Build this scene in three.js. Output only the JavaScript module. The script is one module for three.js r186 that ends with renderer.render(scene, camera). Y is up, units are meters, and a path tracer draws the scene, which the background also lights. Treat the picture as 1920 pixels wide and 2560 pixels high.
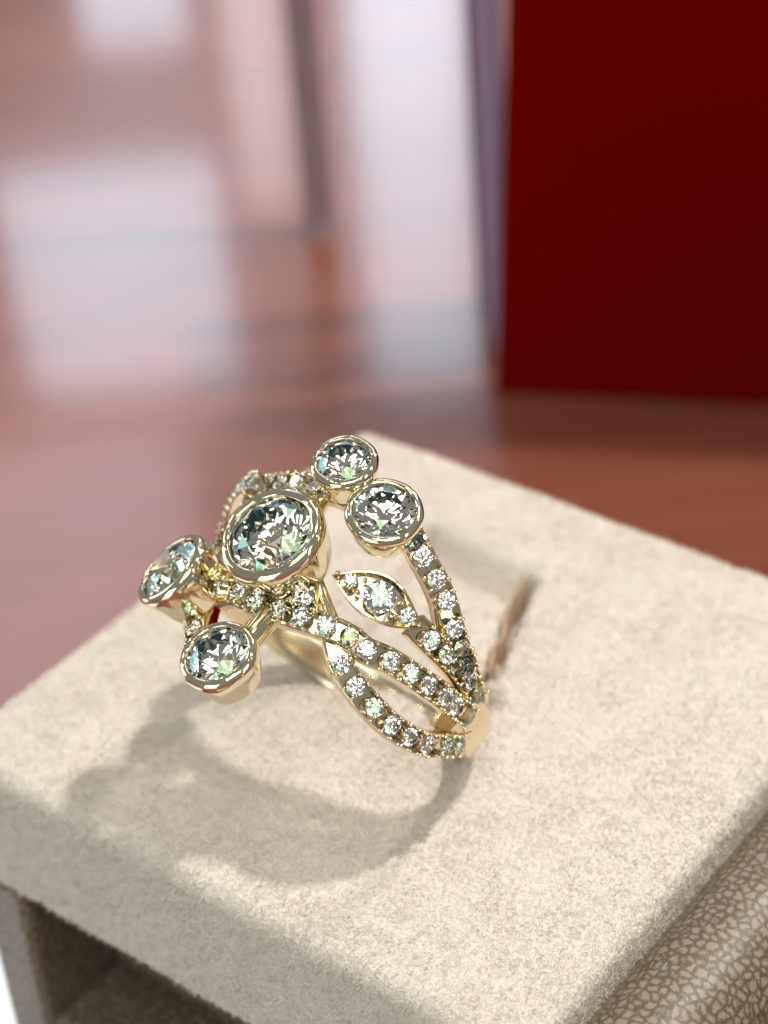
import * as THREE from 'three';
import { mergeGeometries, toCreasedNormals, mergeVertices } from 'three/addons/utils/BufferGeometryUtils.js';
import { RoundedBoxGeometry } from 'three/addons/geometries/RoundedBoxGeometry.js';
import { ImprovedNoise } from 'three/addons/math/ImprovedNoise.js';
import { RectAreaLightUniformsLib } from 'three/addons/lights/RectAreaLightUniformsLib.js';

// ------------------------------------------------------------------ camera, light, exposure
const MM = 0.001, TOP = 45;                       // all shapes below are written in millimetres; TOP = height of the cushion's top above the counter
const scene = new THREE.Scene();
const camera = new THREE.PerspectiveCamera(26.78, 0.75, 0.01, 20);
camera.position.set(68.44 * MM, (92.73 + TOP) * MM, 81.49 * MM);
camera.up.set(-0.31131, 0.81068, -0.49587);
camera.lookAt(camera.position.clone().add(new THREE.Vector3(-0.52502, -0.58166, -0.62131)));
camera.focus = 0.124;
camera.userData.fStop = 30;
const renderer = new THREE.WebGLRenderer({ antialias: true });
renderer.setSize(768, 1024);
renderer.toneMapping = THREE.LinearToneMapping;
renderer.toneMappingExposure = 1.0;
renderer.shadowMap.enabled = true;
scene.background = new THREE.Color().setRGB(0.22, 0.225, 0.225);
RectAreaLightUniformsLib.init();

const V = (x, y, z) => new THREE.Vector3(x, y, z);
let seedState = 7;
const rnd = () => { seedState = (seedState + 0x6d2b79f5) | 0; let t = Math.imul(seedState ^ (seedState >>> 15), 1 | seedState); t = (t + Math.imul(t ^ (t >>> 7), 61 | t)) ^ t; return ((t ^ (t >>> 14)) >>> 0) / 4294967296; };
const perlin = new ImprovedNoise(), ns = (x, y, z = 0) => perlin.noise(x + 31.7, y + 11.3, z + 5.1);
const smooth = (x, a, b) => { const t = Math.min(1, Math.max(0, (x - a) / (b - a))); return t * t * (3 - 2 * t); };
const lin = (r, g, b) => new THREE.Color().setRGB(r, g, b);
const used = new Map();
function numbered(name) { const n = used.get(name) ?? 0; used.set(name, n + 1); return n ? name + '_' + String(n).padStart(3, '0') : name; }
function mesh(name, geometry, material, parent) {
  const m = new THREE.Mesh(geometry, material); m.name = name; m.castShadow = m.receiveShadow = true; parent.add(m); return m;
}
function thing(name, label, category, [x, y, z] = [0, 0, 0], turn = 0, group) {
  const o = new THREE.Group(); o.name = numbered(name); o.position.set(x * MM, y * MM, z * MM); o.rotation.y = turn;
  o.userData = { label, category }; if (group) o.userData.group = group; scene.add(o); return o;
}
const mm = (g) => { g.scale(MM, MM, MM); return g; };

// lamps: a housing with a glowing face and an area light of the same size just in front of it
function areaLamp(name, label, at, target, w, h, strength, color) {
  const o = new THREE.Group(); o.name = numbered(name); o.userData = { label, category: 'lamp' }; scene.add(o);
  o.position.set(...at); o.lookAt(V(...target));                      // +z of the group points to the target
  const housing = mesh('housing', new RoundedBoxGeometry(w + 0.03, h + 0.03, 0.03, 2, 0.006), new THREE.MeshStandardMaterial({ color: lin(0.6, 0.6, 0.6), roughness: 0.5 }), o); housing.position.z = -0.02;
  const face = mesh('glowing_diffuser', new THREE.BoxGeometry(w, h, 0.002), new THREE.MeshStandardMaterial({ color: lin(0.8, 0.8, 0.8), roughness: 0.6, emissive: lin(...color), emissiveIntensity: 1 }), o); face.position.z = -0.003;
  const l = new THREE.RectAreaLight(lin(...color), strength, w, h); l.name = name + '_light'; l.rotation.y = Math.PI; l.position.z = 0.001; o.add(l);
  return o;
}
const RINGAT = [0, 0.055, 0];
areaLamp('display_spotlight', 'small bright display spotlight high above the ring', [0.19, 0.86, -0.33], RINGAT, 0.045, 0.045, 860, [1, 0.94, 0.87]);
areaLamp('display_spotlight', 'small bright display spotlight set lower behind the ring box', [0.07, 0.58, -0.62], RINGAT, 0.045, 0.045, 300, [1, 0.94, 0.87]);
areaLamp('ceiling_light_panel', 'long white ceiling light panel above the counter', [-0.25, 1.0, -0.75], RINGAT, 0.8, 0.14, 2.4, [1, 0.94, 0.84]);
areaLamp('tall_light_panel', 'tall white light panel standing in front of the counter', [0.12, 0.26, 1.0], RINGAT, 0.6, 0.4, 2.5, [0.82, 1, 0.95]);
areaLamp('light_strip', 'narrow upright light strip to the right of the counter', [0.85, 0.50, -0.05], RINGAT, 0.09, 0.7, 3, [1, 0.92, 0.80]);
areaLamp('light_strip', 'broad upright light strip to the left of the counter', [-0.95, 0.33, 0.25], RINGAT, 0.40, 0.45, 1.8, [0.88, 0.97, 1]);
areaLamp('square_light_panel', 'square light panel high above the ring box', [0.36, 0.95, 0.42], RINGAT, 0.50, 0.50, 2.7, [1, 0.97, 0.84]);
// a row of small LED lamps in the shop's lighting rail
[[-0.62, 0.62, 0.02], [-0.30, 0.95, 0.12], [-0.12, 1.0, 0.42], [0.35, 0.72, 0.62], [0.62, 0.80, 0.22], [0.55, 0.62, -0.42], [-0.75, 0.30, -0.15], [0.05, 1.05, -0.05]].forEach((p, k) => {
  const o = areaLamp('rail_lamp', 'tiny square LED lamp of the lighting rail', p, RINGAT, 0.03, 0.03, 55, [[1, 0.86, 0.62], [0.85, 0.94, 1], [1, 0.97, 0.9]][k % 3]); o.userData.group = 'LED lamps of the lighting rail';
});

// ------------------------------------------------------------------ textures
function dataTexture(w, h, fn, srgb = false) {
  const d = new Uint8Array(w * h * 4);
  for (let y = 0; y < h; y++) for (let x = 0; x < w; x++) { const c = fn(x / w, y / h, x, y), o = (y * w + x) * 4; d[o] = c[0]; d[o + 1] = c[1]; d[o + 2] = c[2]; d[o + 3] = 255; }
  const t = new THREE.DataTexture(d, w, h); t.wrapS = t.wrapT = THREE.RepeatWrapping; t.magFilter = THREE.LinearFilter; t.minFilter = THREE.LinearMipmapLinearFilter;
  if (srgb) t.colorSpace = THREE.SRGBColorSpace; t.needsUpdate = true; return t;
}
const hash2 = (x, y) => { let h = Math.imul(x | 0, 374761393) + Math.imul(y | 0, 668265263); h = Math.imul(h ^ (h >>> 13), 1274126177); return ((h ^ (h >>> 16)) >>> 0) / 4294967296; };
// printed satin: pale islands parted by brown veins, stepped along the threads of the weave; one tile is 24 mm
const TILE = 24, THREADS = 220, CELLS = 38;
const print = [];
for (let j = 0; j < THREADS; j++) for (let i = 0; i < THREADS; i++) {
  const x = (i + 0.5) / THREADS * CELLS, y = (j + 0.5) / THREADS * CELLS;
  const jx = x + 0.35 * ns(x * 0.9, y * 0.9), jy = y + 0.35 * ns(y * 0.9, x * 0.9, 9);
  let d1 = 9, d2 = 9, id = 0;
  for (let b = -1; b <= 1; b++) for (let a = -1; a <= 1; a++) {
    const cx = Math.floor(jx) + a, cy = Math.floor(jy) + b, wx = (cx + CELLS) % CELLS, wy = (cy + CELLS) % CELLS;
    const d = Math.hypot(cx + 0.15 + 0.7 * hash2(wx, wy) - jx, cy + 0.15 + 0.7 * hash2(wy + 77, wx) - jy);
    if (d < d1) { d2 = d1; d1 = d; id = hash2(wx + 5, wy + 9); } else if (d < d2) d2 = d;
  }
  const vein = d2 - d1 + 0.26 * (hash2(i, j + 400) - 0.5);
  print.push([vein > 0.34 + 0.2 * id ? 1 : vein > 0.22 ? 0.55 : 0.0, id]);
}
const satinColor = dataTexture(2048, 2048, (u, v) => {
  const i = Math.min(THREADS - 1, Math.floor(u * THREADS)), j = Math.min(THREADS - 1, Math.floor(v * THREADS)), [p, id] = print[j * THREADS + i];
  const fu = u * THREADS - i, fv = v * THREADS - j, over = (i + j) % 2;               // which thread lies on top
  const thread = over ? 0.97 + 0.03 * Math.sin(Math.PI * fu) : 0.95 + 0.05 * Math.sin(Math.PI * fv);
  const k = p * (0.9 + 0.1 * id), c = [90 + 52 * k, 77 + 52 * k, 62 + 52 * k];
  return c.map((x) => x * thread);
}, true);
const satinBump = dataTexture(1024, 1024, (u, v) => {
  const fu = (u * THREADS) % 1, fv = (v * THREADS) % 1, over = (Math.floor(u * THREADS) + Math.floor(v * THREADS)) % 2;
  const h = over ? Math.sin(Math.PI * fu) * 0.75 + 0.25 : Math.sin(Math.PI * fv) * 0.6; const b = 40 + 200 * h; return [b, b, b];
});
const napBump = dataTexture(1024, 1024, (u, v) => {
  const w = (f, k) => { const a = ns(u * f, v * f, k), b = ns((u - 1) * f, v * f, k), t = smooth(u, 0.9, 1); const c = ns(u * f, (v - 1) * f, k), s = smooth(v, 0.9, 1); return (a * (1 - t) + b * t) * (1 - s) + c * s; };
  const b = 128 + 90 * w(60, 1) + 70 * w(130, 2); const q = Math.max(0, Math.min(255, b)); return [q, q, q];
});
const woodTile = dataTexture(1024, 512, (u, v) => {
  const a = ns(u * 5, v * 40, 2) + 0.5 * ns(u * 14, v * 110, 3), b = ns(u * 3, v * 7, 4), k = 0.5 + 0.22 * a + 0.3 * b;
  return [114 + 40 * k, 66 + 25 * k, 53 + 21 * k].map((x) => Math.max(0, Math.min(255, x)));
}, true);

// ------------------------------------------------------------------ materials
const gold = new THREE.MeshPhysicalMaterial({ name: 'gold', color: lin(0.89, 0.77, 0.53), metalness: 1, roughness: 0.11 });
const goldSatin = new THREE.MeshPhysicalMaterial({ name: 'gold_brushed', color: lin(0.87, 0.74, 0.49), metalness: 1, roughness: 0.2 });
const goldRim = new THREE.MeshPhysicalMaterial({ name: 'gold_rim', color: lin(0.89, 0.81, 0.59), metalness: 1, roughness: 0.08 });
const diamondMat = new THREE.MeshPhysicalMaterial({ name: 'diamond', color: lin(1, 1, 1), roughness: 0, metalness: 0, transmission: 1, thickness: 0.003, ior: 2.417, attenuationColor: lin(0.95, 0.96, 0.82), attenuationDistance: 0.014, iridescence: 1, iridescenceIOR: 2.08, iridescenceThicknessRange: [200, 255], flatShading: true });
const suede = new THREE.MeshPhysicalMaterial({ name: 'suede', color: lin(0.725, 0.665, 0.60), roughness: 0.95, sheen: 0.35, sheenRoughness: 0.6, sheenColor: lin(1, 0.97, 0.9), bumpMap: napBump, bumpScale: 0.0002 });
const fibreMat = new THREE.MeshPhysicalMaterial({ name: 'suede_fibre', color: lin(0.84, 0.775, 0.71), roughness: 0.8 });
const satin = new THREE.MeshPhysicalMaterial({ name: 'printed_satin', map: satinColor, roughness: 0.36, bumpMap: satinBump, bumpScale: 0.000018, sheen: 0.3, sheenColor: lin(1, 0.95, 0.85), sheenRoughness: 0.4 });
const cutEdge = new THREE.MeshStandardMaterial({ name: 'cut_edge', color: lin(0.45, 0.32, 0.21), roughness: 0.9 });
const wood = new THREE.MeshPhysicalMaterial({ name: 'red_brown_wood', map: woodTile, roughness: 0.22, ior: 1.6, clearcoat: 1, clearcoatRoughness: 0.08 });
const paperMat = new THREE.MeshStandardMaterial({ name: 'white_paper', color: lin(0.82, 0.86, 0.92), roughness: 0.8 });
const redMat = new THREE.MeshPhysicalMaterial({ name: 'deep_red_board', color: lin(0.16, 0.0004, 0.0004), roughness: 0.9, specularIntensity: 0.1 });
const lilacMat = new THREE.MeshStandardMaterial({ name: 'lilac_lining', color: lin(0.30, 0.22, 0.34), roughness: 0.6 });
const plumMat = new THREE.MeshStandardMaterial({ name: 'plum_trim', color: lin(0.07, 0.03, 0.10), roughness: 0.6 });
const paleMat = new THREE.MeshStandardMaterial({ name: 'pale_tabletop', color: lin(0.80, 0.79, 0.88), roughness: 0.5 });
const leatherMat = new THREE.MeshStandardMaterial({ name: 'brown_leather', color: lin(0.26, 0.10, 0.07), roughness: 0.6 });
const tanMat = new THREE.MeshStandardMaterial({ name: 'rose_brown_leather', color: lin(0.52, 0.37, 0.34), roughness: 0.7 });
const postMat = new THREE.MeshStandardMaterial({ name: 'dark_post', color: lin(0.28, 0.20, 0.22), roughness: 0.5 });

// ------------------------------------------------------------------ setting: counter and low table behind it
const FWD = V(-0.6454, 0, -0.7638), RIGHT = V(0.7638, 0, -0.6454);        // level directions away from and across the view
function counterSheet() {
  const p = [[-900, -500], [900, -500], [900, 2600], [-900, 2600]].map(([r, f]) => V(0, 0, 0).addScaledVector(RIGHT, r).addScaledVector(FWD, f));
  const g = new THREE.ExtrudeGeometry(new THREE.Shape(p.map((q) => new THREE.Vector2(q.x, -q.z))), { depth: 27, bevelEnabled: true, bevelThickness: 1.5, bevelSize: 1.5, bevelSegments: 3 });
  g.rotateX(-Math.PI / 2); g.translate(0, -28.5, 0);
  const uv = g.attributes.uv, pos = g.attributes.position;
  for (let i = 0; i < uv.count; i++) uv.setXY(i, (pos.getX(i) * RIGHT.x + pos.getZ(i) * RIGHT.z) / 300, (pos.getX(i) * FWD.x + pos.getZ(i) * FWD.z) / 170);
  return mm(g);
}
const counter = mesh('counter_top', counterSheet(), wood, scene);
counter.userData = { kind: 'structure', label: 'polished red brown wooden counter top under the box', category: 'counter' };

// ------------------------------------------------------------------ ring box
const X0 = -24.2, X1 = 22.1, Z0 = -26.4, Z1 = 18.9;                      // the cushion's plan, y = 0 is its top
const box = thing('ring_box', 'open ring box wrapped in mottled brown and beige printed satin', 'ring box', [0, 0, 0]);
function uvMetres(g, f) { const p = g.attributes.position, uv = new Float32Array(p.count * 2), n = g.attributes.normal; for (let i = 0; i < p.count; i++) { const [a, b] = f(p.getX(i), p.getY(i), p.getZ(i), n.getX(i), n.getY(i), n.getZ(i)); uv[i * 2] = a / TILE; uv[i * 2 + 1] = b / TILE; } g.setAttribute('uv', new THREE.BufferAttribute(uv, 2)); return g; }
const boxUV = (x, y, z, nx, ny, nz) => Math.abs(nx) > Math.abs(ny) && Math.abs(nx) > Math.abs(nz) ? [z, y] : Math.abs(ny) > Math.abs(nz) ? [x, z] : [x, y];
function slab(x0, x1, y0, y1, z0, z1, r = 1) {
  const g = new RoundedBoxGeometry(x1 - x0, y1 - y0, z1 - z0, 4, r); g.translate((x0 + x1) / 2, (y0 + y1) / 2 + TOP, (z0 + z1) / 2);
  return mm(uvMetres(g, boxUV));
}
{ // right wall: a padded roll along its top
  const pts = []; const cx = 25.4, cy = -4.6, r = 3.5;
  pts.push([21.95, -44.9], [21.95, -4.6]);
  for (let k = 0; k <= 18; k++) { const a = Math.PI - (k / 18) * (Math.PI * 0.94); pts.push([cx + r * 1.0 * Math.cos(a) + (k > 9 ? (k - 9) * 0.12 : 0), cy + r * Math.sin(a)]); }
  pts.push([30.4, -14], [30.7, -26], [30.8, -44.9]);
  const rings = 120, pos = [], uv = [], idx = []; let arc = [0];
  for (let k = 1; k < pts.length; k++) arc.push(arc[k - 1] + Math.hypot(pts[k][0] - pts[k - 1][0], pts[k][1] - pts[k - 1][1]));
  for (let i = 0; i <= rings; i++) { const z = -27.4 + 49 * i / rings; pts.forEach(([x, y], k) => { const s = smooth(y, -20, -2), wob = s * (0.22 * ns(z * 0.13, k * 0.12) + 0.10 * ns(z * 0.5, k * 0.3, 3)); pos.push(x + wob * 0.6 * (k > 4 ? 1 : 0), y + TOP + wob, z); uv.push(arc[k] / TILE, z / TILE); }); }
  const n = pts.length; for (let i = 0; i < rings; i++) for (let k = 0; k < n - 1; k++) { const a = i * n + k; idx.push(a, a + n, a + 1, a + 1, a + n, a + n + 1); }
  for (const e of [0, rings]) { const base = e * n; for (let k = 1; k < n - 1; k++) e ? idx.push(base, base + k, base + k + 1) : idx.push(base, base + k + 1, base + k); }
  const g = new THREE.BufferGeometry(); g.setAttribute('position', new THREE.Float32BufferAttribute(pos, 3)); g.setAttribute('uv', new THREE.Float32BufferAttribute(uv, 2)); g.setIndex(idx); g.computeVertexNormals();
  const m = mesh('side_wall', mm(g), satin, box); m.userData.label = 'padded satin side wall with a rounded top edge';
}
mesh('left_wall', slab(-24.4, -22.2, -44.9, -9.7, -26.8, 8.4, 0.9), satin, box);
mesh('back_wall', slab(-22.1, 21.8, -44.9, -9.7, -26.8, -24.5, 0.8), satin, box);
mesh('front_stile', slab(-23.0, -18.3, -44.8, -9.8, 8.2, 19.6, 0.9), satin, box);
mesh('front_stile', slab(17.6, 21.9, -44.8, -9.8, 8.2, 19.6, 0.9), satin, box);
mesh('front_rail', slab(-18.6, 17.9, -44.7, -22.4, 8.3, 19.4, 0.9), satin, box);
mesh('front_panel', slab(-18.6, 17.9, -30, -9.8, 10.4, 12.6, 0.5), satin, box);

// ------------------------------------------------------------------ cushion
const RE = 1.2, DEEP = 9.6;
const segDist = (x, z, ax, az, bx, bz) => { const dx = bx - ax, dz = bz - az, t = Math.max(0, Math.min(1, ((x - ax) * dx + (z - az) * dz) / (dx * dx + dz * dz))); const px = ax + t * dx, pz = az + t * dz; return [Math.hypot(x - px, z - pz), t, (dx * (z - az) - dz * (x - ax)) / Math.hypot(dx, dz)]; };
const SLIT = { tipL: [-11.4, -17.9], tipR: [-1.7, -16.6], endR: [4.4, -0.6], endL: [-6.4, -0.9] };
function topHeight(x, z) {
  let h = 0.10 * ns(x * 0.09, z * 0.09) + 0.035 * ns(x * 0.55, z * 0.55, 2) + 0.03 * ns(x * 1.5, z * 1.5, 4) + 0.08 * ns(x * 2.4, z * 2.4, 6) + 0.13 * ns(x * 3.9, z * 3.9, 7);
  h -= 0.5 * (smooth(Math.abs(x - (X0 + X1) / 2), 14, 23) ** 2 + smooth(Math.abs(z - (Z0 + Z1) / 2), 14, 23) ** 2) * 0.5;
  // the cut tongue that carries the ring: pressed down towards its tip, a narrow slit along its sides
  const [dr, , sr] = segDist(x, z, ...SLIT.tipR, ...SLIT.endR), [dl, , sl] = segDist(x, z, ...SLIT.tipL, ...SLIT.endL), [dt, , st] = segDist(x, z, ...SLIT.tipL, ...SLIT.tipR);
  const inside = smooth(sr, -0.25, 0.35) * smooth(-sl, -0.25, 0.35) * smooth(st, -0.9, 1.3);
  h -= inside * 2.3 * (1 - smooth(z, -17.0, -9.5));
  h -= 2.4 * Math.exp(-((dr / 0.5) ** 2)) + 1.3 * Math.exp(-((dl / 0.34) ** 2)) + 0.5 * Math.exp(-((dt / 0.9) ** 2));
  // the fabric rises a little round the band where it goes in
  h += 0.55 * Math.exp(-(((x - 6.6) ** 2 + (z + 1.2) ** 2) / 3.2)) + 0.3 * Math.exp(-(((x + 8.2) ** 2 + (z + 0.8) ** 2) / 4));
  return h;
}
function cushionPoint(s, t, out) {                       // s, t: distances along the fabric
  const ix0 = X0 + RE, ix1 = X1 - RE, iz0 = Z0 + RE, iz1 = Z1 - RE;
  const cx = Math.max(ix0, Math.min(ix1, s)), cz = Math.max(iz0, Math.min(iz1, t)), dx = s - cx, dz = t - cz, d = Math.hypot(dx, dz);
  const h = topHeight(cx, cz) * 1;
  if (d < 1e-6) return out.set(cx, h, cz);
  const q = Math.PI / 2 * RE, ux = dx / d, uz = dz / d;
  const lump = 0.06 * ns(s * 2.6, t * 2.6, 3) + 0.05 * ns(s * 0.4, t * 0.4, 8);
  if (d <= q) { const a = d / RE, r = RE + lump; return out.set(cx + ux * r * Math.sin(a), h - RE + r * Math.cos(a), cz + uz * r * Math.sin(a)); }
  const down = Math.min(DEEP, RE + d - q), flare = 0.07 * (down - RE);
  return out.set(cx + ux * (RE + lump + flare), h - down, cz + uz * (RE + lump + flare));
}
const cushion = new THREE.Group(); cushion.name = 'ring_cushion'; cushion.position.y = TOP * MM; scene.add(cushion);
cushion.userData = { label: 'square cream suede ring cushion with a cut slit, resting in the box', category: 'cushion' };
{
  const skirt = DEEP - RE + Math.PI / 2 * RE + 0.2, sx0 = X0 + RE - skirt, sx1 = X1 - RE + skirt, sz0 = Z0 + RE - skirt, sz1 = Z1 - RE + skirt, step = 0.13;
  const nx = Math.ceil((sx1 - sx0) / step), nz = Math.ceil((sz1 - sz0) / step), pos = new Float32Array((nx + 1) * (nz + 1) * 3), uv = new Float32Array((nx + 1) * (nz + 1) * 2), idx = new Uint32Array(nx * nz * 6), p = V(0, 0, 0);
  for (let j = 0, o = 0; j <= nz; j++) for (let i = 0; i <= nx; i++, o++) { const s = sx0 + (sx1 - sx0) * i / nx, t = sz0 + (sz1 - sz0) * j / nz; cushionPoint(s, t, p).multiplyScalar(MM).toArray(pos, o * 3); uv[o * 2] = s / 16; uv[o * 2 + 1] = t / 16; }
  for (let j = 0, o = 0; j < nz; j++) for (let i = 0; i < nx; i++) { const a = j * (nx + 1) + i, b = a + nx + 1; idx.set([a, b, a + 1, a + 1, b, b + 1], o); o += 6; }
  const g = new THREE.BufferGeometry(); g.setAttribute('position', new THREE.BufferAttribute(pos, 3)); g.setAttribute('uv', new THREE.BufferAttribute(uv, 2)); g.setIndex(new THREE.BufferAttribute(idx, 1)); g.computeVertexNormals();
  mesh('suede_cover', g, suede, cushion);
  // the nap: short combed fibres
  const fib = new THREE.BufferGeometry(), fp = [], fi = [], L = [0, 0.4, 0.75, 1];
  L.forEach((l, k) => { const w = 0.5 * (1 - 0.75 * l); fp.push(-w, 0.22 * l * l, l, w, 0.22 * l * l, l); if (k) { const a = (k - 1) * 2; fi.push(a, a + 1, a + 2, a + 1, a + 3, a + 2); } });
  fib.setAttribute('position', new THREE.Float32BufferAttribute(fp, 3)); fib.setIndex(fi); fib.computeVertexNormals();
  const N = 270000, inst = new THREE.InstancedMesh(fib, fibreMat, N), m4 = new THREE.Matrix4(), p1 = V(0, 0, 0), p2 = V(0, 0, 0), nrm = V(0, 0, 0), dir = V(0, 0, 0), side = V(0, 0, 0), upv = V(0, 0, 0), col = new THREE.Color(); let n = 0;
  while (n < N) {
    const s = X0 - 1.5 + (X1 - X0 + 3.5) * rnd(), t = Z0 - 1.5 + (Z1 + 9.3 - Z0 + 1.5) * rnd();
    cushionPoint(s, t, p); cushionPoint(s + 0.15, t, p1).sub(p); cushionPoint(s, t + 0.15, p2).sub(p); nrm.crossVectors(p2, p1).normalize();
    const ang = 2.4 + 2.6 * ns(s * 0.12, t * 0.12, 12) + 3.4 * ns(s * 1.6, t * 1.6, 15) + 3.0 * (rnd() - 0.5), lift = (0.16 + 0.85 * rnd() * rnd()) * (0.55 + 1.0 * smooth(ns(s * 0.3, t * 0.3, 21) + 0.5 * ns(s * 0.8, t * 0.8, 22), -0.45, 0.45));
    dir.copy(p1).normalize().multiplyScalar(Math.cos(ang)).addScaledVector(p2.normalize(), Math.sin(ang)).addScaledVector(nrm, lift).normalize();
    side.crossVectors(nrm, dir).normalize(); upv.crossVectors(dir, side);
    const len = 0.17 + 0.26 * rnd(), wid = 0.024 + 0.024 * rnd();
    m4.makeBasis(side.multiplyScalar(wid), upv.multiplyScalar(len), dir.multiplyScalar(len)); m4.setPosition(p.x, p.y - 0.02, p.z);
    const e = m4.elements; for (let k = 0; k < 15; k++) if (k % 4 !== 3) e[k] *= MM;
    inst.setMatrixAt(n, m4); const c = 0.68 + 0.32 * rnd(); inst.setColorAt(n, col.setRGB(c, c * (0.985 + 0.015 * rnd()), c * (0.95 + 0.04 * rnd()))); n++;
  }
  inst.name = 'suede_nap'; inst.userData.kind = 'stuff'; inst.castShadow = inst.receiveShadow = true; cushion.add(inst);
  // raw brown edge of the cut tongue
  const path = [], strip = []; const A = SLIT.tipR, B = SLIT.endR;
  const P = [], I = [];
  for (let k = 0; k <= 40; k++) {
    const f = k / 40 * 0.62, x = A[0] + (B[0] - A[0]) * f - 0.42 + 0.42 * ns(k * 0.11, 5) + 0.12 * ns(k * 0.5, 9), z = A[1] + (B[1] - A[1]) * f, y = -0.05 + 0.2 * (1 - f) + 0.16 * ns(k * 0.5, 3) + 0.08 * ns(k * 1.7, 6) - 0.5 * smooth(f, 0.0, -0.02), w = 0.20 + 0.12 * ns(k * 0.3, 8) + 0.06 * ns(k * 1.3, 2);
    P.push(x + w, y - 2.2, z, x + w, y - 0.05, z, x + w * 0.3, y + 0.12, z, x - w * 0.6, y - 0.02, z, x - w, y - 2.2, z);
    if (k) for (let q = 0; q < 4; q++) { const a = (k - 1) * 5 + q; I.push(a, a + 1, a + 5, a + 1, a + 6, a + 5); }
  }
  const eg = new THREE.BufferGeometry(); eg.setAttribute('position', new THREE.Float32BufferAttribute(P, 3)); eg.setIndex(I); eg.computeVertexNormals();
  mesh('slit_edge', mm(eg), cutEdge, cushion).userData.label = 'raw brown cut edge of the slit';
}

{ // loose white fluff caught beside the band
  const parts = [];
  for (let k = 0; k < 26; k++) {
    const a = rnd() * 6.28, r = 0.5 + 0.5 * rnd(), c = V(3.9 + 0.9 * (rnd() - 0.5), 0.5 + 0.6 * rnd(), -5.0 + 0.9 * (rnd() - 0.5)), pts = [];
    for (let q = 0; q < 5; q++) pts.push(V(c.x + r * Math.cos(a + q * 0.8) * (0.5 + 0.2 * rnd()), c.y + 0.35 * (rnd() - 0.3), c.z + r * Math.sin(a + q * 0.8) * (0.5 + 0.2 * rnd())));
    parts.push(new THREE.TubeGeometry(new THREE.CatmullRomCurve3(pts), 14, 0.03, 4));
  }
  const m = mesh('loose_fluff', mm(mergeGeometries(parts)), fibreMat, cushion); m.userData.kind = 'stuff';
}

// ------------------------------------------------------------------ ring
// ring axes: x across, y towards the head, z along the finger; theta is measured from the head
const RS = 10.4, BASE = 10.2;                                            // height of the small stones; the ring's lowest point
const ring = new THREE.Group(); ring.name = 'diamond_ring';
ring.userData = { label: 'yellow gold flower ring with bezel set round diamonds and pave strands', category: 'ring' };
{
  const X = V(0.99744, 0, 0.0715), U = V(-0.03575, 0.86603, 0.49872), W = V(-0.06192, -0.5, 0.86381), c = V(-1.37, 8.483 + TOP, 1.8).addScaledVector(U, -BASE);
  const m = new THREE.Matrix4().makeBasis(X, U, W); ring.quaternion.setFromRotationMatrix(m); ring.position.copy(c.multiplyScalar(MM)); scene.add(ring);
}
const RAD = Math.PI / 180;
const at = (th, w, r) => V(r * Math.sin(th * RAD), r * Math.cos(th * RAD) + BASE, w);
const outward = (th) => V(Math.sin(th * RAD), Math.cos(th * RAD), 0);

// round brilliant, girdle radius 1, all facets plane
function brilliant() {
  const rt = 0.56, hc = 0.32, hp = 0.86, gt = 0.035, c22 = Math.cos(Math.PI / 8), rs = 0.79, rl = 0.22, hs = hc * (1 - (rs * c22 - rt) / (1 - rt)), hl = -hp * (1 - rl * c22);
  const P = [], q = (r, h, a) => V(r * Math.cos(a), h, r * Math.sin(a)), tri = (...v) => { for (const x of v) P.push(x.x, x.y, x.z); };
  const A = Math.PI / 4, T = (k) => q(rt, hc + gt, k * A), S = (k) => q(rs, hs + gt, (k + 0.5) * A), Gu = (k) => q(1, gt, k * A / 2), Gd = (k) => q(1, -gt, k * A / 2), Lw = (k) => q(rl, hl - gt, (k + 0.5) * A), C = V(0, -hp - gt, 0), O = V(0, hc + gt, 0);
  for (let k = 0; k < 8; k++) {
    tri(O, T(k + 1), T(k)); tri(T(k), T(k + 1), S(k));
    tri(T(k), S(k), Gu(2 * k)); tri(T(k), Gu(2 * k), S(k - 1));
    tri(S(k), Gu(2 * k + 1), Gu(2 * k)); tri(S(k), Gu(2 * k + 2), Gu(2 * k + 1));
    for (const j of [2 * k, 2 * k + 1]) { tri(Gu(j), Gu(j + 1), Gd(j)); tri(Gu(j + 1), Gd(j + 1), Gd(j)); }
    tri(Gd(2 * k), Gd(2 * k + 1), Lw(k)); tri(Gd(2 * k + 1), Gd(2 * k + 2), Lw(k));
    tri(Gd(2 * k), Lw(k), C); tri(Gd(2 * k), C, Lw(k - 1));
  }
  const g = new THREE.BufferGeometry(); g.setAttribute('position', new THREE.Float32BufferAttribute(P, 3)); 
  // wind every face outward
  const p = g.attributes.position, a = V(0, 0, 0), b = V(0, 0, 0), c = V(0, 0, 0), n = V(0, 0, 0);
  for (let i = 0; i < p.count; i += 3) { a.fromBufferAttribute(p, i); b.fromBufferAttribute(p, i + 1); c.fromBufferAttribute(p, i + 2); n.crossVectors(b.clone().sub(a), c.clone().sub(a)); if (n.dot(a.clone().add(b).add(c).multiplyScalar(1 / 3).add(V(0, 0.1, 0))) < 0) { p.setXYZ(i + 1, c.x, c.y, c.z); p.setXYZ(i + 2, b.x, b.y, b.z); } }
  g.computeVertexNormals(); return mm(g);
}
const gem = brilliant();
function placed(o, pos, out, along, scale) {
  const y = out.clone().normalize(), x = along.clone().addScaledVector(y, -along.dot(y)).normalize(), z = x.clone().cross(y);
  o.quaternion.setFromRotationMatrix(new THREE.Matrix4().makeBasis(x, y, z)); o.position.copy(pos).multiplyScalar(MM); o.scale.setScalar(scale); return o;
}
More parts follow.
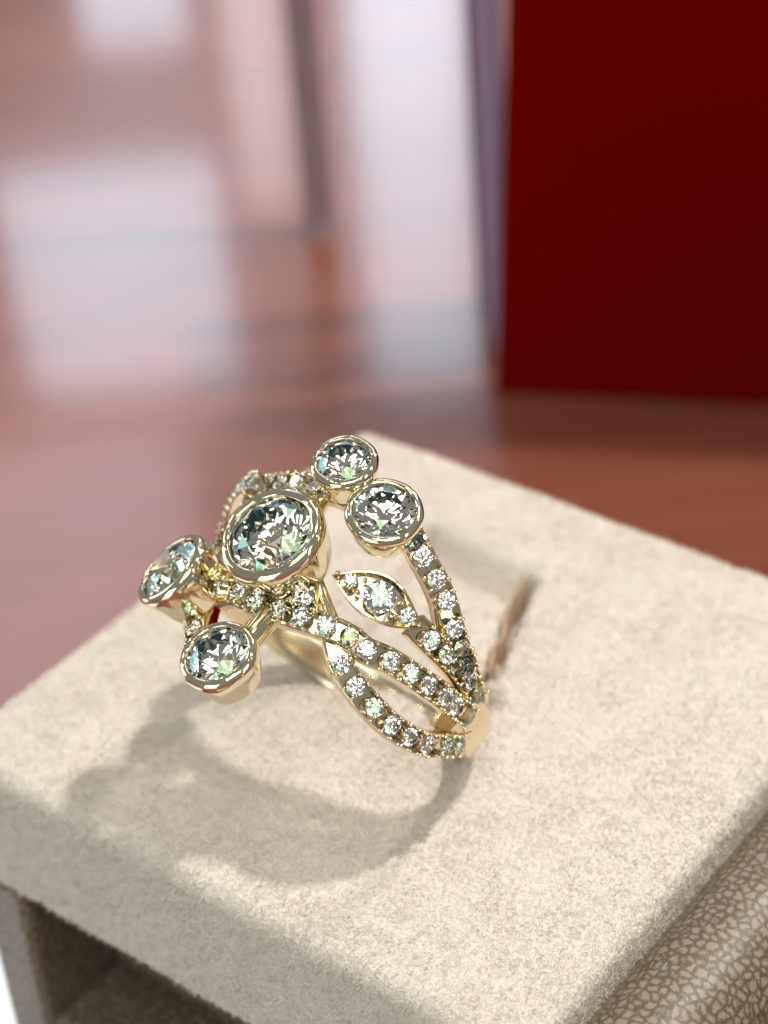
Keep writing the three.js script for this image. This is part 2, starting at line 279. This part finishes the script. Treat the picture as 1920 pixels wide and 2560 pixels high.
function stone(parent, pos, out, along, r) {
  const m = mesh('diamond', gem, diamondMat, parent), spin = rnd() * 6.28, y = out.clone().normalize(), x = along.clone().addScaledVector(y, -along.dot(y)).normalize(), z = x.clone().cross(y);
  const o2 = y.clone().addScaledVector(x, 0.13 * (rnd() - 0.5)).addScaledVector(z, 0.13 * (rnd() - 0.5)), a2 = x.clone().multiplyScalar(Math.cos(spin)).addScaledVector(z, Math.sin(spin));
  return placed(m, pos, o2, a2, r);
}
const beadGeo = mm(new THREE.LatheGeometry([[0, 0.25], [0.075, 0.225], [0.125, 0.14], [0.135, 0.02], [0.135, -0.5], [0, -0.5]].map(([x, y]) => new THREE.Vector2(x, y)).reverse(), 9));
function bead(parent, pos, out, along, s = 1) { return placed(mesh('prong', beadGeo, goldRim, parent), pos, out, along, s * (0.82 + 0.3 * rnd())); }

// a strand: a channel bent over the cylinder of the ring, with its stones and prongs
const PROFILE = [[-0.70, -1.35], [-0.80, -0.9], [-0.80, -0.18], [-0.72, -0.03], [-0.58, -0.06], [-0.53, -0.52], [0.53, -0.52], [0.58, -0.06], [0.72, -0.03], [0.80, -0.18], [0.80, -0.9], [0.70, -1.35]];
function strand(name, path, stones, opts = {}) {
  const R = opts.R ?? RS, sr = opts.stone ?? 0.575, k = opts.width ?? 1;
  const curve = new THREE.CatmullRomCurve3(path.map(([th, w, dr = 0]) => V(th * RAD * RS, dr, w)), false, 'centripetal');
  const point = (q, h = 0) => at(q.x / RS / RAD, q.z, R + q.y + h), n = Math.max(12, Math.ceil(curve.getLength() / 0.18));
  const pos = [], idx = [], frame = (u) => {
    const q = curve.getPointAt(u), e = 0.004, a = point(curve.getPointAt(Math.max(0, u - e))), b = point(curve.getPointAt(Math.min(1, u + e))), t = b.sub(a).normalize(), o = outward(q.x / RS / RAD), s = t.clone().cross(o).normalize();
    return { q, p: point(q), t, o: s.clone().cross(t).normalize(), s };
  };
  const m = PROFILE.length;
  for (let i = 0; i <= n; i++) { const f = frame(i / n), wob = 1 + 0.03 * ns(i * 0.23, path[0][0]); for (const [v, h] of PROFILE) { const p = f.p.clone().addScaledVector(f.s, v * k * wob).addScaledVector(f.o, h); pos.push(p.x, p.y, p.z); } }
  for (let i = 0; i < n; i++) for (let j = 0; j < m; j++) { const a = i * m + j, b = i * m + (j + 1) % m; idx.push(a, b, a + m, b, b + m, a + m); }
  for (const e of [0, n]) for (let j = 1; j < m - 1; j++) { const c = V(0, 0, 0); e ? idx.push(e * m, e * m + j, e * m + j + 1) : idx.push(0, j + 1, j); }
  let g = new THREE.BufferGeometry(); g.setAttribute('position', new THREE.Float32BufferAttribute(pos, 3)); g.setIndex(idx); g = toCreasedNormals(g, 0.7);
  const body = mesh(name, mm(g), gold, ring);
  // nearest curve parameter of each stone
  const N = 400, pts = []; for (let i = 0; i <= N; i++) pts.push(curve.getPointAt(i / N));
  for (const [th, w] of stones) {
    let best = 0, bd = 1e9; pts.forEach((p, i) => { const d = (p.x - th * RAD * RS) ** 2 + (p.z - w) ** 2; if (d < bd) { bd = d; best = i; } });
    const f = frame(best / N), c = f.p.clone().addScaledVector(f.o, 0.06);
    stone(body, c, f.o, f.t, sr);
    for (const a of [-1, 1]) for (const b of [-1, 1]) bead(body, f.p.clone().addScaledVector(f.t, a * (0.34 + 0.07 * rnd())).addScaledVector(f.s, b * (0.63 + 0.04 * rnd()) * k).addScaledVector(f.o, 0.0), f.o, f.t);
  }
  return body;
}
const S3 = [[-21, 4], [-10.1, 3.8], [-1.3, 3.8], [8, 3.6], [16.1, 3.3], [24.7, 3], [32.8, 2.8], [39.8, 2.9], [48.4, 2.6], [56.3, 2.5], [64.2, 2.4], [72.4, 2.3], [78.9, 2.3], [86.8, 2.2]];
const S4 = [[35.7, 4.4], [43.3, 5], [52.1, 5.4], [60.6, 5.6], [68.9, 5.5], [77, 5.2], [85.2, 4.5], [92.1, 3.9]];
const S2 = [[56, 0.2], [63.7, 0.3], [69.7, 0.4], [77.4, 0.6], [85, 0.9]];
const S1 = [[33.2, -4.1], [38.8, -3.5], [46.2, -2.9], [53.1, -2.2], [60.7, -1.2], [67.1, -0.5], [73.4, 0]];
// the far half of the ring repeats the near half, turned round the head
const far = (l, more = 0) => l.map(([th, w, d]) => [-th, -w - 0.6 + more + 4.2 * smooth(Math.abs(th), 30, 88), ...(d === undefined ? [] : [d])]);
const P3 = [[-27, 4.1], ...S3, [93, 2.4]], P4 = [[28.5, 3.2], [31.5, 3.7], ...S4, [97, 3.3]], P2 = [[49, 0], ...S2, [92, 1.4]], P1 = [[25, -4.9], ...S1, [82, 0.6], [91, 1.2]];
strand('pave_strand', P3, [...S3, [82.6, 3.2], [88.7, 2.8]].slice(0, 14));
strand('pave_strand', P4, S4); strand('pave_strand', P2, S2); strand('pave_strand', P1, S1);
strand('pave_strand', far(P3), far(S3)); strand('pave_strand', far(P4, 2.0), far(S4, 2.0), { R: RS + 0.8 }); strand('pave_strand', far(P2), far(S2)); strand('pave_strand', far(P1.slice(3)), far(S1.slice(2)));
strand('pave_strand', [[8, 0.9], [11, 1.5], [13.7, 2.3], [17, 3.2]], [[13.6, 2.25]], { R: RS + 0.05 });
strand('pave_strand', [[-33, 5.2, -0.5], [-26, 6.1, -0.3], [-20, 7, -0.3], [-13, 7.9, -0.4], [-6, 8.4, -0.6]], [[-27.5, 5.9], [-21.5, 6.8], [-15.5, 7.6]]);

{ // plain band
  const pos = [], idx = [], n = 120, m = 14;
  for (let i = 0; i <= n; i++) {
    const th = 84 + (277 - 84) * i / n, side = Math.abs(th - 180) / 96, cw = 2.35 - 0.6 * i / n, hw = 1.35 + 0.55 * side ** 3, thick = 1.25 + 0.15 * side;
    for (let j = 0; j < m; j++) {
      const a = j / m * Math.PI * 2, ca = Math.cos(a), sa = Math.sin(a), w = Math.sign(ca) * Math.abs(ca) ** 0.6 * hw, r = sa > 0 ? 8.95 + thick * (0.45 + 0.55 * sa ** 0.8) : 8.95 + thick * 0.45 * (1 - Math.abs(sa) ** 0.45);
      const p = at(th, cw + w, r); pos.push(p.x, p.y, p.z);
    }
  }
  for (let i = 0; i < n; i++) for (let j = 0; j < m; j++) { const a = i * m + j, b = i * m + (j + 1) % m; idx.push(a, b, a + m, b, b + m, a + m); }
  for (let j = 1; j < m - 1; j++) idx.push(0, j + 1, j, n * m, n * m + j, n * m + j + 1);
  let g = new THREE.BufferGeometry(); g.setAttribute('position', new THREE.Float32BufferAttribute(pos, 3)); g.setIndex(idx); g = toCreasedNormals(g, 0.9);
  mesh('band', mm(g), goldSatin, ring);
}
function bezel(th, w, r, a, nx, ny, nz, stoneScale = 0.80) {
  const prof = [[0.56, -1.02], [0.66, -0.72], [0.76, -0.40], [0.80, -0.12], [0.80, -0.05], [0.785, -0.01], [0.79, 0.02], [0.815, 0.04], [0.86, 0.045], [0.915, 0.03], [0.96, -0.01], [0.99, -0.07], [1.0, -0.15], [0.985, -0.26], [0.93, -0.5], [0.85, -0.82], [0.76, -1.06], [0.66, -1.10], [0.56, -1.02]].map(([x, y]) => new THREE.Vector2(x * a, y * a));
  let g = new THREE.LatheGeometry(prof, 96); const p = g.attributes.position, k0 = rnd() * 50;
  for (let i = 0; i < p.count; i++) { const x = p.getX(i), y = p.getY(i), z = p.getZ(i), an = Math.atan2(z, x), f = 1 + 0.016 * ns(Math.cos(an) * 1.8 + k0, Math.sin(an) * 1.8) + 0.008 * ns(Math.cos(an) * 6 + k0, Math.sin(an) * 6, 2); p.setXYZ(i, x * f, y + a * 0.016 * ns(Math.cos(an) * 2.2, Math.sin(an) * 2.2 + k0, 4), z * f); }
  g.deleteAttribute('uv'); g.deleteAttribute('normal'); g = mergeVertices(g, 1e-5); g = toCreasedNormals(g, 0.75);
  const m = mesh('bezel_setting', mm(g), goldRim, ring), out = V(nx, ny, nz).normalize();
  placed(m, at(th, w, r), out, V(0, 0, 1), 1);
  const d = mesh('diamond', gem, diamondMat, m); d.scale.setScalar(a * stoneScale); d.position.y = -0.075 * a * MM; d.rotation.y = rnd() * 6;
  return m;
}
bezel(-1.3, 0.29, 12.8, 3.29, -0.033, 0.995, -0.094).userData.label = 'large central bezel with its diamond';
bezel(5.1, -5.62, 12.7, 2.04, 0.118, 0.949, -0.293);
bezel(22.6, -4.14, 12.7, 2.31, 0.303, 0.918, -0.257);
bezel(-31.7, 4.47, 12.7, 2.71, -0.464, 0.883, -0.073);
bezel(5.9, 7.93, 12.7, 2.37, -0.015, 0.98, -0.197);

// gallery bars that tie the bezels to the strands
function bar(a, b, r0, r1 = r0) {
  const d = b.clone().sub(a), g = new THREE.CylinderGeometry(r1, r0, d.length(), 12); const m = mesh('gallery_bar', mm(g), gold, ring);
  m.position.copy(a).add(b).multiplyScalar(0.5 * MM); m.quaternion.setFromUnitVectors(V(0, 1, 0), d.normalize());
}
bar(at(4.5, 3.9, 9.7), at(5.7, 6.9, 10.7), 0.75, 0.85);
bar(at(-19, 3.6, 9.6), at(-27, 4.4, 10.6), 0.8, 0.9);
bar(at(-3, 3.4, 9.6), at(-2, 0.8, 10.2), 0.6, 0.7);
bar(at(-15, 2.5, 9.7), at(-26, 2.6, 10.2), 0.6, 0.6);
bar(at(-6, -4, 9.6), at(-2, -1.2, 10.2), 0.6, 0.7);
bar(at(8, -4.6, 10.2), at(18, -4.4, 10.4), 0.7, 0.7);
bar(at(10.5, 0.6, 9.9), at(26, 2.5, 9.9), 0.34, 0.34);

// smooth plates of the gallery between the bezels
function plate(corners, r0, r1) {
  const n = 10, pos = [], idx = [], q = (u, v, r) => { const [a, b, c, d] = corners, th = (a[0] * (1 - u) + b[0] * u) * (1 - v) + (d[0] * (1 - u) + c[0] * u) * v, w = (a[1] * (1 - u) + b[1] * u) * (1 - v) + (d[1] * (1 - u) + c[1] * u) * v; return at(th, w, r); };
  for (const r of [r0, r1]) for (let j = 0; j <= n; j++) for (let i = 0; i <= n; i++) { const p = q(i / n, j / n, r); pos.push(p.x, p.y, p.z); }
  const m = (n + 1) * (n + 1), k = (i, j, t) => t * m + j * (n + 1) + i;
  for (let j = 0; j < n; j++) for (let i = 0; i < n; i++) { idx.push(k(i, j, 1), k(i, j + 1, 1), k(i + 1, j, 1), k(i + 1, j, 1), k(i, j + 1, 1), k(i + 1, j + 1, 1)); idx.push(k(i, j, 0), k(i + 1, j, 0), k(i, j + 1, 0), k(i + 1, j, 0), k(i + 1, j + 1, 0), k(i, j + 1, 0)); }
  for (let e = 0; e < n; e++) { const side = (a, b) => idx.push(a[0], b[0], a[1], b[0], b[1], a[1]), both = (i, j) => [k(i, j, 0), k(i, j, 1)]; side(both(e, 0), both(e + 1, 0)); side(both(e + 1, n), both(e, n)); side(both(0, e + 1), both(0, e)); side(both(n, e), both(n, e + 1)); }
  let g = new THREE.BufferGeometry(); g.setAttribute('position', new THREE.Float32BufferAttribute(pos, 3)); g.setIndex(idx); g = toCreasedNormals(g, 0.6); mesh('gallery_plate', mm(g), gold, ring);
}
plate([[-36, 4.4], [-19, 4.5], [-19, 2.9], [-38, 2.4]], 9.0, 10.15);
plate([[-33, 2.3], [-12, 2.6], [-12, 1.9], [-33, 1.5]], 9.0, 10.6);

// marquise leaf with three stones
function leaf(top, bot, stones, flip) {
  const R = 10.75, map = flip ? (q) => far([q])[0] : (q) => q, c2 = (l) => new THREE.CatmullRomCurve3(l.map(map).map(([t, w]) => V(t * RAD * R, 0, w)), false, 'centripetal').getPoints(24);
  const a = c2(top), b = c2(bot), loop = [...a, ...b.slice(1, -1).reverse()], cen = loop.reduce((s, p) => s.add(p), V(0, 0, 0)).multiplyScalar(1 / loop.length);
  const inset = (p, d) => p.clone().add(cen.clone().sub(p).normalize().multiplyScalar(d)), W = (p, h) => at(p.x / R / RAD, p.z, R + h);
  const rows = [[0.12, -1.25], [0, -0.5], [0, -0.06], [0.05, 0], [0.17, 0], [0.21, -0.05], [0.23, -0.95]], pos = [], idx = [], n = loop.length;
  for (const [d, h] of rows) for (const p of loop) { const q = W(inset(p, d), h); pos.push(q.x, q.y, q.z); }
  for (let r = 0; r < rows.length - 1; r++) for (let i = 0; i < n; i++) { const p = r * n + i, q = r * n + (i + 1) % n; idx.push(p, q, p + n, q, q + n, p + n); }
  const top0 = pos.length / 3, cp = W(cen, -0.95), cb = W(cen, -1.25); pos.push(cp.x, cp.y, cp.z, cb.x, cb.y, cb.z);
  for (let i = 0; i < n; i++) { const p = (rows.length - 1) * n; idx.push(p + i, p + (i + 1) % n, top0, (i + 1) % n, i, top0 + 1); }
  let g = new THREE.BufferGeometry(); g.setAttribute('position', new THREE.Float32BufferAttribute(pos, 3)); g.setIndex(idx); g = toCreasedNormals(g, 0.6);
  const m = mesh('leaf', mm(g), gold, ring), S = stones.map(([t, w, r]) => [...map([t, w]), r]);
  S.forEach(([t, w, r]) => stone(m, at(t, w, R - 0.03), outward(t), V(0, 0, 1), r));
  const [s0, s1, s2] = S, mid = (p, q, f) => [p[0] + (q[0] - p[0]) * f, p[1] + (q[1] - p[1]) * f];
  for (const [p, dz] of [[mid(s0, s1, 0.36), 0.42], [mid(s0, s1, 0.36), -0.42], [mid(s1, s2, 0.66), 0.42], [mid(s1, s2, 0.66), -0.42], [mid(s1, s0, 1.45), 0], [mid(s1, s2, 1.42), 0]]) bead(m, at(p[0], p[1] + dz, R - 0.1), outward(p[0]), V(0, 0, 1), 1.15);
  return m;
}
const LT = [[17.4, 0.3], [24.2, -0.8], [31, -1.4], [37.1, -1.4], [43.3, -0.9], [51.4, 0]], LB = [[17.4, 0.3], [21.2, 0.7], [28, 1.2], [35.1, 1.3], [42.5, 1.0], [51.4, 0]], LS = [[23.6, 0, 0.44], [34.0, -0.1, 0.98], [44.6, -0.05, 0.5]];
leaf(LT, LB, LS, false).userData.label = 'marquise leaf set with one large and two small diamonds';
leaf(LT, LB, LS, true);

// ------------------------------------------------------------------ things behind
{ // white paper beside the box
  const g = new RoundedBoxGeometry(40, 0.4, 80, 1, 0.1); const m = mesh('paper_sheet', mm(g), paperMat, scene); m.position.set(-47 * MM, 0.2 * MM, 36.5 * MM);
  m.userData = { label: 'plain white sheet of paper lying on the counter beside the box', category: 'paper' };
}
{ // red upright case standing on the counter
  const a = V(-57.3, 0, -91.9), b = V(-30.4, 0, -105.4), d = b.clone().sub(a).normalize();
  const o = thing('red_display_case', 'deep red upright display case with lilac side on the polished counter', 'display case', [-57.8, 0, -93.0], Math.atan2(-d.z, d.x));
  const s = new THREE.Shape([[-1.3, 0], [120, 0], [120, 84], [4, 84]].map(([x, y]) => new THREE.Vector2(x, y)));
  const front = new THREE.ExtrudeGeometry(s, { depth: 3, bevelEnabled: true, bevelThickness: 0.6, bevelSize: 0.6, bevelSegments: 2 }); front.translate(0, 0.65, -3);
  mesh('front_board', mm(front), redMat, o);
  const wing = (x0, z0, x1, z1, h0, h1) => { const l = Math.hypot(x1 - x0, z1 - z0), g = new RoundedBoxGeometry(l, h1 - h0, 1.8, 2, 0.4); g.rotateY(Math.atan2(-(z1 - z0), x1 - x0)); g.translate((x0 + x1) / 2, (h0 + h1) / 2, (z0 + z1) / 2); return mm(g); };
  mesh('side_board', wing(-1.2, -5, -4.4, -15, 0.05, 84), lilacMat, o); mesh('side_trim', wing(-4.7, -15.8, -6.6, -22, 0.05, 84), plumMat, o);
}
{ // slim dark stand on the counter
  const post = thing('display_stand', 'slim dark upright display stand on the polished counter', 'display stand', [-103, 0, -113]);
  mesh('shaft', mm(new THREE.CylinderGeometry(1.7, 2.1, 110, 20).translate(0, 56, 0)), postMat, post); mesh('foot', mm(new THREE.CylinderGeometry(2.3, 2.8, 2, 28).translate(0, 1, 0)), postMat, post);
}
// tall shop windows across the room, mirrored in the polished counter
function windowPane(label, r0, r1, y0, y1, strength, color) {
  const o = new THREE.Group(); o.name = numbered('shop_window'); o.userData = { label, category: 'window', group: 'shop windows across the room' }; scene.add(o);
  const w = (r1 - r0) * MM, h = (y1 - y0) * MM, c = V(68.44, 0, 81.49).addScaledVector(FWD, 1400).addScaledVector(RIGHT, (r0 + r1) / 2).multiplyScalar(MM); o.position.set(c.x, (y0 + y1) / 2 * MM, c.z); o.rotation.y = Math.atan2(-FWD.x, -FWD.z);
  const frameMat = new THREE.MeshStandardMaterial({ color: lin(0.5, 0.48, 0.5), roughness: 0.6 });
  for (const [x, y, sx, sy] of [[0, h / 2 + 0.006, w + 0.024, 0.012], [0, -h / 2 - 0.006, w + 0.024, 0.012], [w / 2 + 0.006, 0, 0.012, h], [-w / 2 - 0.006, 0, 0.012, h]]) mesh('frame_bar', new THREE.BoxGeometry(sx, sy, 0.02), frameMat, o).position.set(x, y, 0);
  mesh('pane', new THREE.BoxGeometry(w, h, 0.003), new THREE.MeshStandardMaterial({ name: 'bright_window', color: lin(0.7, 0.7, 0.7), emissive: lin(...color), emissiveIntensity: 0.6 }), o).position.z = -0.004;
  const l = new THREE.RectAreaLight(lin(...color), strength, w, h); l.name = 'window_light'; l.position.z = 0.002; l.rotation.y = Math.PI; o.add(l);
}
const DAY = [0.66, 0.84, 1.0];
windowPane('tall narrow bright shop window', 2, 84, 380, 740, 3.0, DAY);
windowPane('slim bright window between the tall one and the wide one', -82, -44, 380, 585, 1.5, [0.95, 0.93, 1]);
windowPane('wide bright shop window', -258, -100, 535, 725, 3.0, DAY);
windowPane('small high bright window', -178, -106, 360, 450, 2.4, DAY);
windowPane('dim wide window with lavender light', -440, -150, 770, 1180, 1.1, [0.86, 0.86, 1]);
windowPane('dim low window behind the red display case', 130, 330, 780, 900, 1.1, [1, 0.92, 0.92]);
renderer.render(scene, camera);
